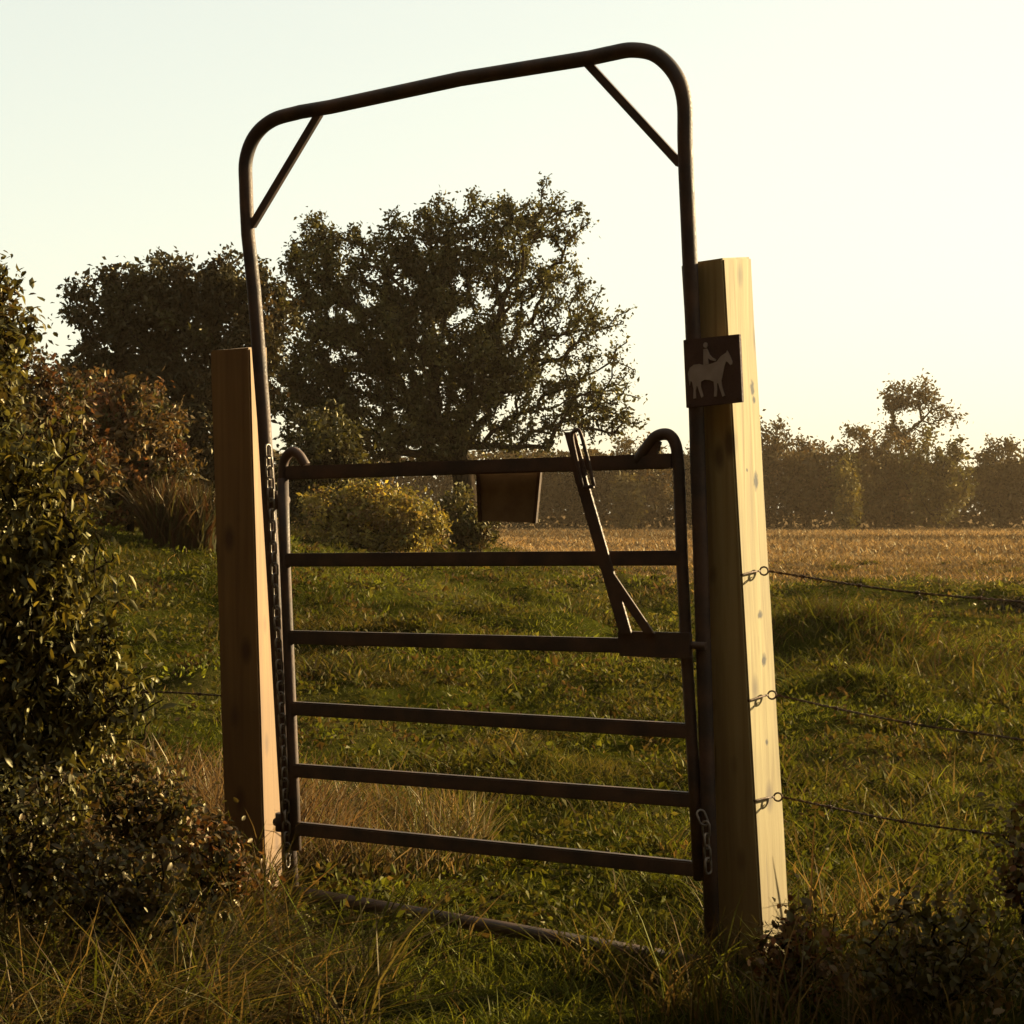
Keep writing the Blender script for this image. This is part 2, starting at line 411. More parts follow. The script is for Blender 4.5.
def branch_np(A, par, r_tip, expo=2.3, rmax=1e9, n=5):
    cnt = len(A); w = np.zeros(cnt)
    kids = np.zeros(cnt, int)
    for i in range(cnt - 1, 0, -1):
        if w[i] == 0: w[i] = r_tip ** expo
        w[par[i]] += w[i]; kids[par[i]] += 1
    if w[0] == 0: w[0] = r_tip ** expo
    R = np.minimum(w ** (1 / expo), rmax)
    e = np.array([i for i in range(1, cnt)]); a = A[par[e]]; b = A[e]
    t = b - a; L = np.linalg.norm(t, axis=1, keepdims=True) + 1e-9; t = t / L
    ref = np.where(np.abs(t[:, 2:3]) < .9, np.array([[0, 0, 1.]]), np.array([[1., 0, 0]]))
    u = np.cross(t, ref); u /= np.linalg.norm(u, axis=1, keepdims=True); v = np.cross(t, u)
    ra = np.minimum(R[par[e]], R[e] * 1.6)[:, None]; rb = R[e][:, None]
    rings = []
    for (c, r) in ((a, ra), (b + t * rb * .3, rb)):
        for k in range(n):
            ang = 2 * math.pi * k / n; rings.append(c + (u * math.cos(ang) + v * math.sin(ang)) * r)
    V = np.stack(rings, 1); m = len(e); bI = np.arange(m)[:, None] * 2 * n
    Q = np.concatenate([bI + np.array([[k, (k + 1) % n, n + (k + 1) % n, n + k]]) for k in range(n)], 1).reshape(-1, 4)
    return V.reshape(-1, 3), Q, kids

def plant(name, label, cat, base, clumps, n_nodes, leaves_per, size, cols, depth, trunk_top=None, r_tip=.008, rmax=.3, spread=.35,
          group=None, aspect=.55, mat=None, fine=False, droop=.35, depth_k=1.0, stem='trunk', crown='crown', jitter=.28, k=.35):
    """clumps: (px, py, rx, ry, share) ellipsoids seen at DEPTH; makes stem + crown"""
    m = depth / F
    base = np.array(base, float)
    tot = sum(c[2] * c[3] * c[4] for c in clumps); P = []; D = []
    for (cx, cy, rx, ry, sh) in clumps:
        n = max(3, int(n_nodes * rx * ry * sh / tot))
        c = at(cx, cy, depth); q = RNG.normal(0, 1, (n, 3)); q /= np.linalg.norm(q, axis=1, keepdims=True); q *= (RNG.random((n, 1)) ** (1 / 2.4))
        rd = .5 * (rx + ry) * depth_k
        P.append(c + q * np.array([rx * m, rd * m, ry * m])); D.append(np.full(n, sh))
    P = np.concatenate(P); D = np.concatenate(D)
    gz = ground_z(P[:, 0], P[:, 1]); P[:, 2] = np.maximum(P[:, 2], gz + .05)
    tt = np.array(trunk_top) if trunk_top is not None else base * .6 + P.mean(0) * .4
    trunk = [base + np.array([0, 0, -.1]), base * .66 + tt * .34 + RNG.normal(0, .02, 3), base * .33 + tt * .67 + RNG.normal(0, .02, 3), tt]
    A, par, order = skeleton(base, P, trunk, k)
    V, Q, kids = branch_np(A, par, r_tip, rmax=rmax)
    t = thing(name, label, cat, tuple(base), group)
    link(stem, mesh_np(stem, V - base, Q, M_BARK, None, True), t)
    tips = A[4:][1::2]; par_t = A[4:][0::2]
    pw = D[order] ** .75; i = RNG.choice(len(tips), int(leaves_per * pw.mean() * len(tips)), p=pw / pw.sum())
    f = RNG.random((len(i), 1)) ** .7
    pos = par_t[i] * (1 - f) + tips[i] * f + RNG.normal(0, spread, (len(i), 3)) * (.4 + .6 * f)
    pos[:, 2] = np.maximum(pos[:, 2], ground_z(pos[:, 0], pos[:, 1]) + size * .5)
    # every twig has its own tone, every leaf its own again
    tw = palette(len(tips), cols, jitter); col = tw[i] * np.exp(RNG.normal(0, .15, (len(i), 1)))
    if fine:
        V, Q, C, T = leaves_fine(pos, size, aspect, col, droop)
        me = mesh_np(crown, V - base, Q, mat or M_LEAF, C, True, T)
    else:
        V, Q, C = leaves_np(pos, size, aspect, col, droop); me = mesh_np(crown, V - base, Q, mat or M_LEAF, C)
    link(crown, me, t)
    return t

def gbase(px, depth):
    x = (px - 512) / F * depth
    return (x, depth, float(ground_z(x, depth)))

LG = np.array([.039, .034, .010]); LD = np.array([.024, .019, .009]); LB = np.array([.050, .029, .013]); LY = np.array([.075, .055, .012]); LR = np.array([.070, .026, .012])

# the big spreading tree behind the gate
b = gbase(472, 45)
plant('spreading_tree', 'big spreading tree with a thin open right side, behind the gate', 'tree', b,
      [(325, 262, 42, 52, 1), (345, 335, 62, 62, 1), (420, 265, 58, 62, 1.05), (430, 350, 80, 70, 1), (500, 250, 46, 60, .75), (550, 215, 42, 36, .5), (545, 268, 34, 36, .5),
       (470, 212, 45, 28, .5), (570, 320, 45, 55, .5), (590, 385, 52, 42, .5), (500, 365, 65, 60, .8), (400, 425, 85, 42, 1), (560, 425, 60, 28, .5),
       (310, 400, 55, 50, 1), (622, 345, 20, 38, .22), (620, 410, 32, 25, .4), (480, 430, 60, 25, .7)],
      1800, 62, .095, [LG * 1.25, LG * 1.5, LD, LG], 45, trunk_top=at(462, 470, 45), r_tip=.014, rmax=.28, spread=.11, depth_k=1.0)
# darker trees to its left
b = gbase(185, 41)
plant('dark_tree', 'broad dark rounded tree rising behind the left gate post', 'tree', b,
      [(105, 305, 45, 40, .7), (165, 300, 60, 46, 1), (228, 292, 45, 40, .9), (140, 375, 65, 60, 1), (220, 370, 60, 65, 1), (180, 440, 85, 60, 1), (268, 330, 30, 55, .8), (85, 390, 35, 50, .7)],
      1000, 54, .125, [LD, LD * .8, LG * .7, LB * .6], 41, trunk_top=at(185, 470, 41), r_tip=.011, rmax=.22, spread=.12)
b = gbase(318, 36)
plant('dark_green_bush', 'dark green rounded bush below the left side of the spreading tree', 'bush', b,
      [(322, 445, 42, 42, 1), (300, 490, 40, 40, 1), (345, 490, 40, 40, 1)], 220, 40, .10, [LG * .9, LG * .7, LD], 36, r_tip=.007, rmax=.06, spread=.11)
b = gbase(385, 31)
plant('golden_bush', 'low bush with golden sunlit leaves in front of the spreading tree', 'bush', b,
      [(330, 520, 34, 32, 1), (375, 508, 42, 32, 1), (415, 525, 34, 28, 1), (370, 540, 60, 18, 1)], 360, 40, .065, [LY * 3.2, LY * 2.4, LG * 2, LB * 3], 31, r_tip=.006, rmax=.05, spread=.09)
b = gbase(470, 35)
plant('small_dark_bush', 'small dark bush right beside the golden bush', 'bush', b,
      [(474, 530, 28, 22, 1), (458, 515, 20, 32, 1)], 120, 34, .08, [LG * .8, LB, LG], 35, r_tip=.006, rmax=.04, spread=.08)
# hedge on the left bank
b = gbase(128, 24)
plant('russet_bush', 'reddish brown bush on the grassy bank left of the gate', 'bush', b,
      [(95, 425, 46, 55, .9), (140, 435, 48, 55, 1), (120, 490, 70, 36, 1), (160, 480, 40, 45, 1)], 420, 38, .075, [LB * 1.6, LR * 1.1, LG * 1.3, LB * 1.2], 24, r_tip=.006, rmax=.06, spread=.09)
b = gbase(60, 20)
plant('mixed_bush', 'shadowed brown green bush between the near shrub and the russet bush', 'bush', b,
      [(50, 410, 45, 50, .9), (60, 470, 60, 50, 1), (20, 440, 50, 90, 1)], 360, 38, .065, [LG * 1.2, LB * 1.3, LD, LR * .9], 20, r_tip=.006, rmax=.06, spread=.09)
b = gbase(-15, 9.5)
plant('tall_shrub', 'tall pale leaved shrub reaching into the sky at the far edge', 'shrub', b,
      [(2, 275, 26, 26, .7), (12, 320, 26, 36, .55), (-20, 330, 50, 60, 1), (0, 400, 38, 50, .9), (-20, 480, 60, 70, 1), (0, 560, 60, 60, 1), (-20, 660, 70, 70, .8)],
      520, 24, .042, [LY * 1.3, LG * 2, LG * 1.4, LB * 1.4], 9.5, r_tip=.004, rmax=.05, spread=.045, fine=True, mat=M_NEARLEAF)
b = gbase(25, 6.5)
plant('leafy_shrub', 'near leafy shrub with long narrow glinting leaves left of the gate', 'shrub', b,
      [(28, 470, 34, 44, .8), (35, 545, 52, 55, 1), (45, 630, 68, 60, 1), (60, 700, 80, 60, 1), (20, 760, 90, 70, .8), (100, 560, 16, 40, .35), (115, 640, 22, 45, .35), (70, 440, 16, 30, .4), (140, 700, 24, 50, .35)],
      900, 12, .041, [LG * 2.4, LG * 1.7, LY * 1.7, LG], 6.5, r_tip=.0025, rmax=.03, spread=.055, fine=True, mat=M_NEARLEAF, aspect=.36, droop=.9)
for (px, py, rx, ry, dep, nm, lab, cols, nn) in [
    (140, 800, 50, 45, 6.2, 'weed_clump', 'tangled leafy weeds growing beside the left gate post', [LG * 1.7, LG * 1.1, LB * 1.7], 140),
    (120, 880, 80, 50, 5.3, 'weed_clump', 'low mixed weeds among long grass below the dark nettles', [LG * 1.3, LB, LD], 110),
    (215, 850, 40, 45, 6.0, 'dry_weed_clump', 'dry brown weeds wrapped round the foot of the left gate post', [LR * 1.3, LB * 1.8, LG], 80),
    (35, 830, 65, 75, 5.5, 'nettle_clump', 'dense dark nettles in the shade below the near leafy shrub', [LG * 1.6, LG, LB], 180)]:
    plant(nm, lab, 'weeds', gbase(px, dep), [(px, py, rx, ry, 1), (px + 15, py + ry * .6, rx, ry * .6, 1)], nn, 14, .024, cols, dep, r_tip=.002, rmax=.008, spread=.04, fine=True, mat=M_NEARLEAF, stem='stems', crown='leaves', k=.1)
# brambles and low plants on the right
for (px, py, rx, ry, dep, nm, lab, cols, nn, sz) in [
    (805, 950, 55, 45, 5.6, 'bramble_bush', 'low bramble with reddish leaves at the foot of the right gate post', [LR * 1.8, LG * 1.8, LB * 2, LG * 1.4, LR * 2.2], 120, .024),
    (935, 945, 95, 55, 5.3, 'dark_bramble', 'wide dark bramble in the shade under the barbed wire', [LG * 1.6, LB * 1.6, LG], 190, .024),
    (1030, 850, 40, 60, 5.4, 'bramble_shoots', 'upright bramble shoots rising under the lowest barbed wire', [LG * 1.8, LB * 1.5, LR * 1.2], 80, .022)]:
    plant(nm, lab, 'bramble', gbase(px, dep), [(px, py, rx, ry, 1), (px, py + ry * .6, rx * 1.1, ry * .6, 1)], nn, 9, sz, cols, dep, r_tip=.0018, rmax=.006, spread=.04, fine=True, mat=M_NEARLEAF, aspect=.7, stem='stems', crown='leaves', k=.05)
b = (2.6, 6.3, float(ground_z(2.6, 6.3)))
mpx = lambda X, Z, d: (512 + X / d * F, 512 + (H - Z) * F / d)
cl = [(*mpx(2.25, .3, 6.3), 120, 130, 1), (*mpx(2.9, .6, 6.3), 200, 220, 1), (*mpx(2.6, .85, 6.3), 150, 150, 1)]
plant('bramble_bank', 'overgrown bank of bramble just beyond the dark bramble, shading the foreground', 'bramble', b, cl, 600, 40, .05, [LG * .8, LB * .8, LD], 6.3, depth_k=.7, r_tip=.0018, rmax=.008, spread=.06, fine=True, mat=M_NEARLEAF, aspect=.7, stem='stems', crown='leaves', k=.05)
b = gbase(1030, 27)
plant('field_tussock_bush', 'small dark scrubby bush out in the open pasture', 'bush', b, [(1012, 614, 26, 12, 1), (1050, 606, 30, 18, 1)], 90, 26, .06, [LB * .7, LD, LG * .6], 27, r_tip=.005, rmax=.03, spread=.07)

# distant trees
FD = 165.0
def far_tree(px, top, wpx, label, cols, shape, depth=FD, name='distant_tree', trunk_px=None):
    g = gbase(trunk_px or px, depth); y0 = 512 + (H - g[2]) * F / depth
    h = y0 - top
    if shape == 'round':
        cl = [(px, top + h * .28, wpx * .42, h * .28, 1), (px - wpx * .25, top + h * .5, wpx * .35, h * .3, 1), (px + wpx * .25, top + h * .48, wpx * .35, h * .32, 1), (px, top + h * .7, wpx * .5, h * .28, 1)]
        n, lp, tip = 150, 22, None
    elif shape == 'tall':
        cl = [(px - 4, top + 19, 28, 16, .9), (px - 20, top + 31, 15, 11, .7), (px + 18, top + 27, 15, 13, .7), (px + 34, top + 42, 20, 8, .6), (px - 16, top + 60, 22, 18, .7), (px + 8, top + 52, 18, 10, .5)]
        n, lp, tip = 150, 12, at(px - 12, top + 62, depth)
    else:
        cl = [(px, top + h * .5, wpx * .5, h * .5, 1)]; n, lp, tip = 70, 22, None
    return plant(name, label, 'tree' if shape != 'column' else 'shrub', g, cl, n, int(lp * 1.8), .31, cols, depth, trunk_top=tip, r_tip=.03, rmax=.28, spread=.38, group='trees along the far edge of the field')
FG, FB, FK = (LG + LB) * .55, LB * 1.1, (LD + LB * .6) * .6
far_tree(575, 446, 70, 'distant rounded tree seen through the gate just right of the brown board', [FG, FK], 'round')
far_tree(640, 430, 66, 'distant brownish tree behind the latch end of the top gate rail', [FB, FG], 'round', 158)
far_tree(627, 470, 26, 'short pale green bush seen through the gate below its top rail', [LY * .8, FG], 'column', 150, 'distant_bush')
far_tree(700, 436, 60, 'distant dark tree directly behind the right gate post', [FK, FG], 'round')
far_tree(768, 414, 58, 'distant dark tree nearest the sunlit face of the right gate post', [FK, FB], 'round')
far_tree(808, 432, 50, 'low dark distant tree second along from the sunlit gate post', [FB, FK], 'round', 170)
far_tree(858, 421, 64, 'distant rounded tree left of the tall flat topped one', [FG, FB], 'round')
far_tree(915, 375, 80, 'tallest distant tree with airy flat topped crown above the treeline', [FG, FB, LY * .5], 'tall', 162, trunk_px=895)
far_tree(893, 432, 60, 'brown distant tree in front of the tall flat topped one', [FB, FG], 'round', 158)
far_tree(938, 430, 66, 'light green domed distant tree under the tall crown', [LG * 1.3, LY * .7], 'round', 156)
far_tree(1000, 431, 50, 'distant dark tree with a small round top at the far end of the treeline', [FK, FG], 'round')
far_tree(1045, 440, 60, 'farthest distant tree, cut off where the treeline leaves view', [FK, FG], 'round', 170)
far_tree(846, 452, 20, 'narrow pale shrub standing out against the dark hedge', [LY, LG * 1.3], 'column', 150, 'distant_shrub')
far_tree(520, 445, 60, 'distant tree half hidden by the trunk of the spreading tree', [FK, FB], 'round', 172)

# the hedge mass below those trees
n = 52000
x = RNG.uniform(-45, 75, n); top = 4.6 + 2.6 * fbm(x * .16, x * 0, 91)
y = 166 + RNG.uniform(-2.5, 5, n); z = ground_z(x, y) + RNG.random(n) ** .8 * top
v, q, c = leaves_np(np.stack([x, y, z], -1), .5, .6, palette(n, [FK, FB * .8, FG * .8], .25))
tag(link('distant_hedge', mesh_np('distant_hedge', v, q, M_LEAF, c)), 'dark unbroken hedge along the foot of the distant trees', 'hedge', kind='stuff')

# unseen hedge added behind the viewer to keep sky light off the gate
n = 80000
s_ = RNG.uniform(0, 1, n); bend = RNG.random(n) < .3
x = np.where(bend, -9 - 3 * RNG.random(n), -12 + 26 * s_); y = np.where(bend, -4 + 16 * s_, -3.5 - 1.6 * RNG.random(n))
z = ground_z(x, y) + RNG.random(n) ** .85 * (11 + 3.5 * fbm(x * .3, y * .3, 93))
v, q, c = leaves_np(np.stack([x, y, z], -1), .42, .65, palette(n, [LB * 1.6, LR * 1.2, LB * 1.2], .25))
tag(link('sky_block_hedge', mesh_np('sky_block_hedge', v, q, M_LEAF, c)), 'tall dense unseen hedge added behind the viewer to block sky light from the gate', 'hedge', kind='stuff')

# ------------------------------------------------------------------ rough grass
DRYC = [STRAW, STRAW * .7, RUSSET, OLIVE]; WEED = [GREEN * 1.1, GREEN * .8, OLIVE, STRAW * .6]
x0 = lambda px, d: (px - 512) / F * d
rough = [patch(4500, x0(345, 8.3), 8.2, .6, .9, .1, .36, .007, DRYC + [GREEN, OLIVE]), patch(3500, x0(190, 7.6), 7.8, .6, .7, .2, .5, .007, [RUSSET, STRAW, RUSSET * .8]),
         patch(2200, x0(310, 7.6), 7.6, .3, .3, .1, .28, .006, DRYC)]
v, q, c = join(rough)
tag(link('dead_grass', mesh_np('dead_grass', v, q, M_DRY, c)), 'rusty brown dead grass standing behind the hinge end of the gate', 'grass', kind='stuff')
tall = [patch(9000, -1.25, 5.5, .7, .9, .12, .5, .0055, WEED + [STRAW * .8, RUSSET], (.3, 2.2), 70), patch(1500, x0(195, 6.5), 6.5, .25, .3, .15, .4, .006, [RUSSET, OLIVE, GREEN * .7, STRAW * .7], (.2, 1.3), 26), patch(1500, x0(300, 6.2), 6.0, .4, .35, .05, .15, .006, WEED, (.3, 1.4), 26), patch(90, 1.12, 6.32, .22, .1, .25, .55, .006, [RUSSET, OLIVE, STRAW], (.2, .9)), patch(500, x0(850, 5.6), 5.5, .5, .3, .12, .42, .005, [STRAW, OLIVE, GREEN, RUSSET], (.2, 1.1), 30),
        patch(2200, x0(860, 6.0), 6.2, 1.0, .7, .1, .3, .006, WEED, (.3, 1.3), 50), patch(1200, x0(860, 8.5), 8.5, 1.0, 1.2, .08, .24, .008, WEED, (.3, 1.3), 40),
        patch(1800, -.9, 4.6, .7, .5, .06, .2, .0055, WEED, (.3, 1.3)), patch(1600, -1.05, 4.9, .5, .4, .15, .45, .0045, [GREEN * .8, OLIVE, STRAW * .6, RUSSET], (.2, 2.2), 40), patch(350, -1.4, 5.2, .7, .8, .3, .65, .006, [STRAW, OLIVE, GREEN], (.6, 1.9), 30)]
v, q, c = join(tall)
tag(link('tall_grass', mesh_np('tall_grass', v, q, M_GRASS, c)), 'long uncut arching grass around the feet of both gate posts', 'grass', kind='stuff')
tus = []
for k in range(150):
    yy = 9 + 45 * RNG.random() ** 1.4; xx = RNG.uniform(-.15, .30) * yy
    s = RNG.uniform(.6, 1.3)
    tus.append(patch(130, xx, yy, .28 * s, .22 * s, .06 * s, .2 * s, .004 + .0008 * yy, [GREEN * .8, OLIVE, STRAW * .5, OLIVE * .8], (.3, 1.5)))
for (px, dd, w) in [(800, 18, .6), (840, 17.6, .7), (880, 17.4, .7), (920, 17, .6), (960, 16.4, .6), (990, 16, .6), (1020, 15.6, .6), (830, 15.5, .5), (900, 15, .5)]:  # dense dark clumps put here in place of a shadow on the pasture
    tus.append(patch(420, x0(px, dd) + RNG.normal(0, .2), dd + RNG.normal(0, .7), w * RNG.uniform(.5, 1.1), .45, .08, .34, .012, [GREEN * .7, OLIVE * .8, RUSSET * .6, GREEN], (.3, 1.5)))
v, q, c = join(tus)
tag(link('grass_tussocks', mesh_np('grass_tussocks', v, q, M_GRASS, c)), 'rough darker tussocks of grass dotted over the pasture, some in place of a shadow', 'grass', kind='stuff')
# broad leaved weeds low in the sward
n = 60000; cx_, cy_ = cone(1500, 6.6, 34, 1.5, 1.3); i = RNG.integers(0, 1500, n); sp = RNG.uniform(.04, .22, 1500)
x = cx_[i] + RNG.normal(0, 1, n) * sp[i]; y = cy_[i] + RNG.normal(0, 1, n) * sp[i]
tone = palette(1500, [GREEN, OLIVE, np.array([.05, .030, .012]), GREEN * .6], .3)
v, q, c = leaves_np(np.stack([x, y, ground_z(x, y) + RNG.random(n) ** 2 * .09], -1), .032, .55, tone[i] * np.exp(RNG.normal(0, .2, (n, 1))), droop=-.3)
v = v.reshape(-1, 4, 3); gs = (.7 + np.clip(v[:, :1, 1:2], 6, 40) * .05); v = (v[:, :1] + (v - v[:, :1]) * gs).reshape(-1, 3)
tag(link('pasture_weeds', mesh_np('pasture_weeds', v, q, M_GRASS, c)), 'low broad leaved weeds scattered through the grazed pasture', 'weeds', kind='stuff')
reeds = patch(1500, x0(187, 23), 22.6, .4, .4, .25, .85, .028, [LB, LB * .7, LG, LR * .6], (.1, .7))
tag(link('brown_reeds', mesh_np('brown_reeds', *reeds[:2], M_DRY, reeds[2])), 'upright brown reeds on the bank behind the left gate post', 'reeds', kind='stuff')

# ------------------------------------------------------------------ gate plane
FL = at(293, 893, 6.9); FR = at(712, 952, 6.1)
DU = FR - FL; DU[2] = 0; DU /= np.linalg.norm(DU)
NRM = np.array([DU[1], -DU[0], 0]);
if NRM[1] > 0: NRM = -NRM                      # towards the camera
UPV = np.array([-.045, 0, 1.0])
PN = np.cross(DU, UPV); PN /= np.linalg.norm(PN)
CAM = np.array([0, 0, H])
def G(px, py, off=0.0):
    d = np.array([(px - 512) / F, 1, -(py - 512) / F]); t = np.dot(FL + NRM * off - CAM, PN) / np.dot(d, PN)
    return CAM + d * t

fr = thing('gate_arch', 'tall rusty steel arch with corner braces standing between two wooden posts', 'gate frame', tuple(G(293, 893)))
path = [G(293, 905), G(284, 760), G(275, 600), G(264, 420), G(254, 290), G(248, 235), G(246.5, 205)]
corner = smooth_path([G(246, 190), G(246, 160), G(255, 136), G(273, 120), G(300, 112)], n=6)
top = [G(330, 107), G(460, 79), G(590, 58)]
corner2 = smooth_path([G(608, 54), G(632, 50), G(656, 55), G(675, 74), G(684, 100), G(685, 140)], n=6)
down = [G(686, 172), G(689, 240), G(696, 400), G(702, 600), G(708, 800), G(713, 965)]
MB().tube(path + corner + top + corner2 + down, .024, 14).build('arch_tube', M_STEEL, fr)
MB().bar(G(251, 228), G(318, 116), .036, DU, .014, NRM).build('corner_brace', M_STEEL, fr)
MB().bar(G(588, 64), G(682, 166), .036, DU, .014, NRM).build('corner_brace', M_STEEL, fr)
MB().tube([G(291, 892), G(500, 928), G(714, 966)], .024, 4).build('ground_bar', M_STEEL, fr)

gt = thing('field_gate', 'dark steel six bar gate closed inside the arch', 'gate', tuple(G(294, 850, .01)))
O = .012
rails = [((287, 473), (674, 461)), ((284, 560), (682, 558)), ((287, 637), (686, 647)), ((291, 708), (691, 731)), ((293, 770), (695, 800)), ((294, 828), (698, 869))]
for i, (a, b) in enumerate(rails):
    MB().bar(G(*a, O), G(*b, O), .046, (0, 0, 1), .03, NRM).build('rail', M_STEEL, gt, bevel=.005)
MB().tube([G(283, 478, O), G(285, 560, O), G(289, 660, O), G(293, 760, O), G(296, 850, O)], .019, 12).build('hinge_stile', M_STEEL, gt)
MB().tube(smooth_path([G(306, 466, O), G(299, 455, O), G(291, 452, O), G(284, 462, O), G(283, 480, O)], n=6), .017, 10).build('stile_hook', M_STEEL, gt)
MB().tube(smooth_path([G(637, 462, O), G(648, 446, O), G(657, 436, O), G(669, 435, O), G(676, 446, O), G(679, 472, O)], n=6) +
          [G(682, 560, O), G(687, 660, O), G(693, 760, O), G(699, 880, O)], .0185, 12).build('latch_stile', M_STEEL, gt)
MB().prism([G(634, 464, .02), G(653, 438, .02), G(660, 442, .02), G(652, 464, .02)], -NRM * .016).build('stile_web', M_STEEL, gt)
lt = MB().prism([G(617, 631, .045), G(690, 633, .045), G(690, 659, .045), G(619, 656, .045)], -NRM * .02).build('latch_plate', M_STEEL, gt, bevel=.003)
MB().tube([G(686, 645, .03), G(706, 646, .03)], .012, 8).build('latch_pin', M_STEEL, lt)
lv = MB().bar(G(578, 468, .05), G(626, 634, .05), .042, DU, .012, NRM).bar(G(604, 566, .052), G(650, 634, .052), .036, DU, .01, NRM)
lv = lv.build('latch_lever', M_STEEL, gt, bevel=.002)
loop = smooth_path([G(583, 488, .065), G(577, 462, .065), G(572, 437, .065), G(575, 431, .065), G(580, 432, .065), G(587, 456, .065), G(594, 486, .065)], n=5)
MB().tube(loop, .006, 8).tube([loop[0], loop[-1]], .006, 8).build('lever_loop', M_STEEL, lv)
MB().bar(G(570, 432, .045), G(582, 476, .045), .04, DU, .012, NRM).build('lever_grip', M_STEEL, lv, bevel=.003)
for (px, py) in ((291, 500), (297, 822)):
    MB().tube([G(px - 22, py, -.005), G(px - 3, py, -.005)], .014, 8).tube([G(px - 16, py - 9, 0), G(px - 16, py + 9, 0)], .02, 10).build('hinge', M_STEEL, gt)

# chains
def link_mesh(r=.013, l=.024, w=.0035):
    mb = MB(); pts = []
    for k in range(16):
        a = 2 * math.pi * k / 16
        pts.append((math.cos(a) * r, 0, math.sin(a) * r + (l - r) * (1 if math.sin(a) > 0 else -1)))
    mb.tube(pts, w, 6, closed=True)
    o = mb.build('link', M_CHAIN); me = o.data; bpy.data.objects.remove(o); return me
M_CHAIN = metal_material('worn_chain_steel', (.12, .095, .075), (.30, .25, .20), .42, .6)
LINK = link_mesh()
def chain(label, pts, step=.037):
    p = [np.array(q) for q in pts]; t = thing('chain', label, 'chain', tuple(p[0]), 'steel chains on the gate')
    seg = [np.linalg.norm(p[i + 1] - p[i]) for i in range(len(p) - 1)]; tot = sum(seg); n = int(tot / step)
    for k in range(n):
        s = (k + .5) * step; i = 0
        while s > seg[i] and i < len(seg) - 1: s -= seg[i]; i += 1
        q = p[i] + (p[i + 1] - p[i]) * s / seg[i]; d = Vector(p[i + 1] - p[i]).normalized()
        o = link('link', LINK, t); o.location = Vector(q) - Vector(p[0])
        o.rotation_mode = 'QUATERNION'
        o.rotation_quaternion = d.to_track_quat('Z', 'Y') @ Vector((0, 0, 1)).rotation_difference(Vector((0, 0, 1)))
        o.rotation_quaternion = o.rotation_quaternion @ __import__('mathutils').Quaternion((0, 0, 1), (k % 2) * math.pi / 2 + random.uniform(-.3, .3) + .6)
chain('long chain hanging down the hinge side of the gate', [G(268, 446, .035), G(272, 520, .035), G(278, 640, .035), G(283, 740, .035), G(288, 870, .035)])
chain('short chain hanging low on the latch side beside the right post', [G(700, 812, .04), G(706, 826, .045), G(709, 878, .045)])

# notice board on the far side of the top rail
nb = thing('notice_board', 'small brown board hung from the top rail of the gate', 'board', tuple(G(508, 475, -.03)))
Q4 = [G(478, 468, -.03), G(541, 468, -.03), G(536, 523, -.03), G(480, 521, -.03)]
MB().prism(Q4, -NRM * .008).build('board', M_NOTICE, nb)
MB().bar(G(540, 470, -.026), G(535, 523, -.026), .012, DU, .012, NRM).build('edge_strip', M_NOTICE2, nb)
MB().bar(G(478, 470, -.026), G(480, 522, -.026), .010, DU, .012, NRM).build('edge_strip', M_NOTICE2, nb)

# posts
def post(label, corner_base, z_top, size, yaw, lean, seed, mat):
    a = np.array([math.cos(yaw), -math.sin(yaw), 0]); b = np.array([math.sin(yaw), math.cos(yaw), 0])
    c = np.array(corner_base) - a * size / 2 + b * size / 2
    gz = float(ground_z(c[0], c[1])); cz = c[2]
    mb = MB(); n = 14
    rings = []
    for i in range(n + 1):
        z = (gz - .25) + (z_top - gz + .25) * i / n; dz = z - cz
        o = c + np.array([lean[0] * dz, lean[1] * dz, 0]); o[2] = z
        w = size / 2 * (1 + .006 * math.sin(i * 1.7 + seed))
        slope = [-.004, .003, .022, .012] if i == n else [0] * 4
        rings.append([mb.bm.verts.new(o + a * w * sx + b * w * sy + np.array([0, 0, slope[j]])) for j, (sx, sy) in enumerate(((-1, -1), (1, -1), (1, 1), (-1, 1)))])
    for A, B in zip(rings, rings[1:]):
        for k in range(4): mb.bm.faces.new((A[k], A[(k + 1) % 4], B[(k + 1) % 4], B[k]))
    mb.bm.faces.new(rings[0][::-1]); mb.bm.faces.new(rings[-1])
    o = mb.build('gate_post', mat, None, bevel=.006, origin=(c[0], c[1], gz))
    tag(o, label, 'post', 'square wooden gate posts')
    return a, b, np.array(corner_base)
def face_knots():
    yaw = math.radians(40); a = np.array([math.cos(yaw), -math.sin(yaw), 0]); b = np.array([math.sin(yaw), math.cos(yaw), 0]); sz = .158
    cb = at(762, 930, 6.05); c = cb - a * sz / 2 + b * sz / 2; o = np.array([c[0], c[1], float(ground_z(c[0], c[1]))])
    nn = np.cross(b, np.array([-.058, 0, 1.0])); nn /= np.linalg.norm(nn); out = []
    for (px, py, rr, st) in [(752, 388, .008, 5), (754, 400, .006, 3), (756, 481, .010, 4.5), (747, 470, .005, 2), (760, 615, .011, 2), (764, 660, .010, 3.2), (767, 742, .006, 3)]:
        d = np.array([(px - 512) / F, 1, -(py - 512) / F]); q = CAM + d * (np.dot(cb - CAM, nn) / np.dot(d, nn)) - o
        out.append((*q, rr * .75, st))
    return out
M_KNOTTY = wood_material('knotty_softwood', (1.25, 1.36, 1.22), face_knots())
RP = post('tall square timber post with a sunlit side, carrying the horse sign', at(762, 930, 6.05), 2.166, .158, math.radians(40), (-.058, 0), 1, M_KNOTTY)
LP = post('shorter square timber post on the hinge side, below the bushes', at(265, 870, 6.95), 1.968, .150, math.radians(17), (-.030, 0), 4, M_OLDWOOD)

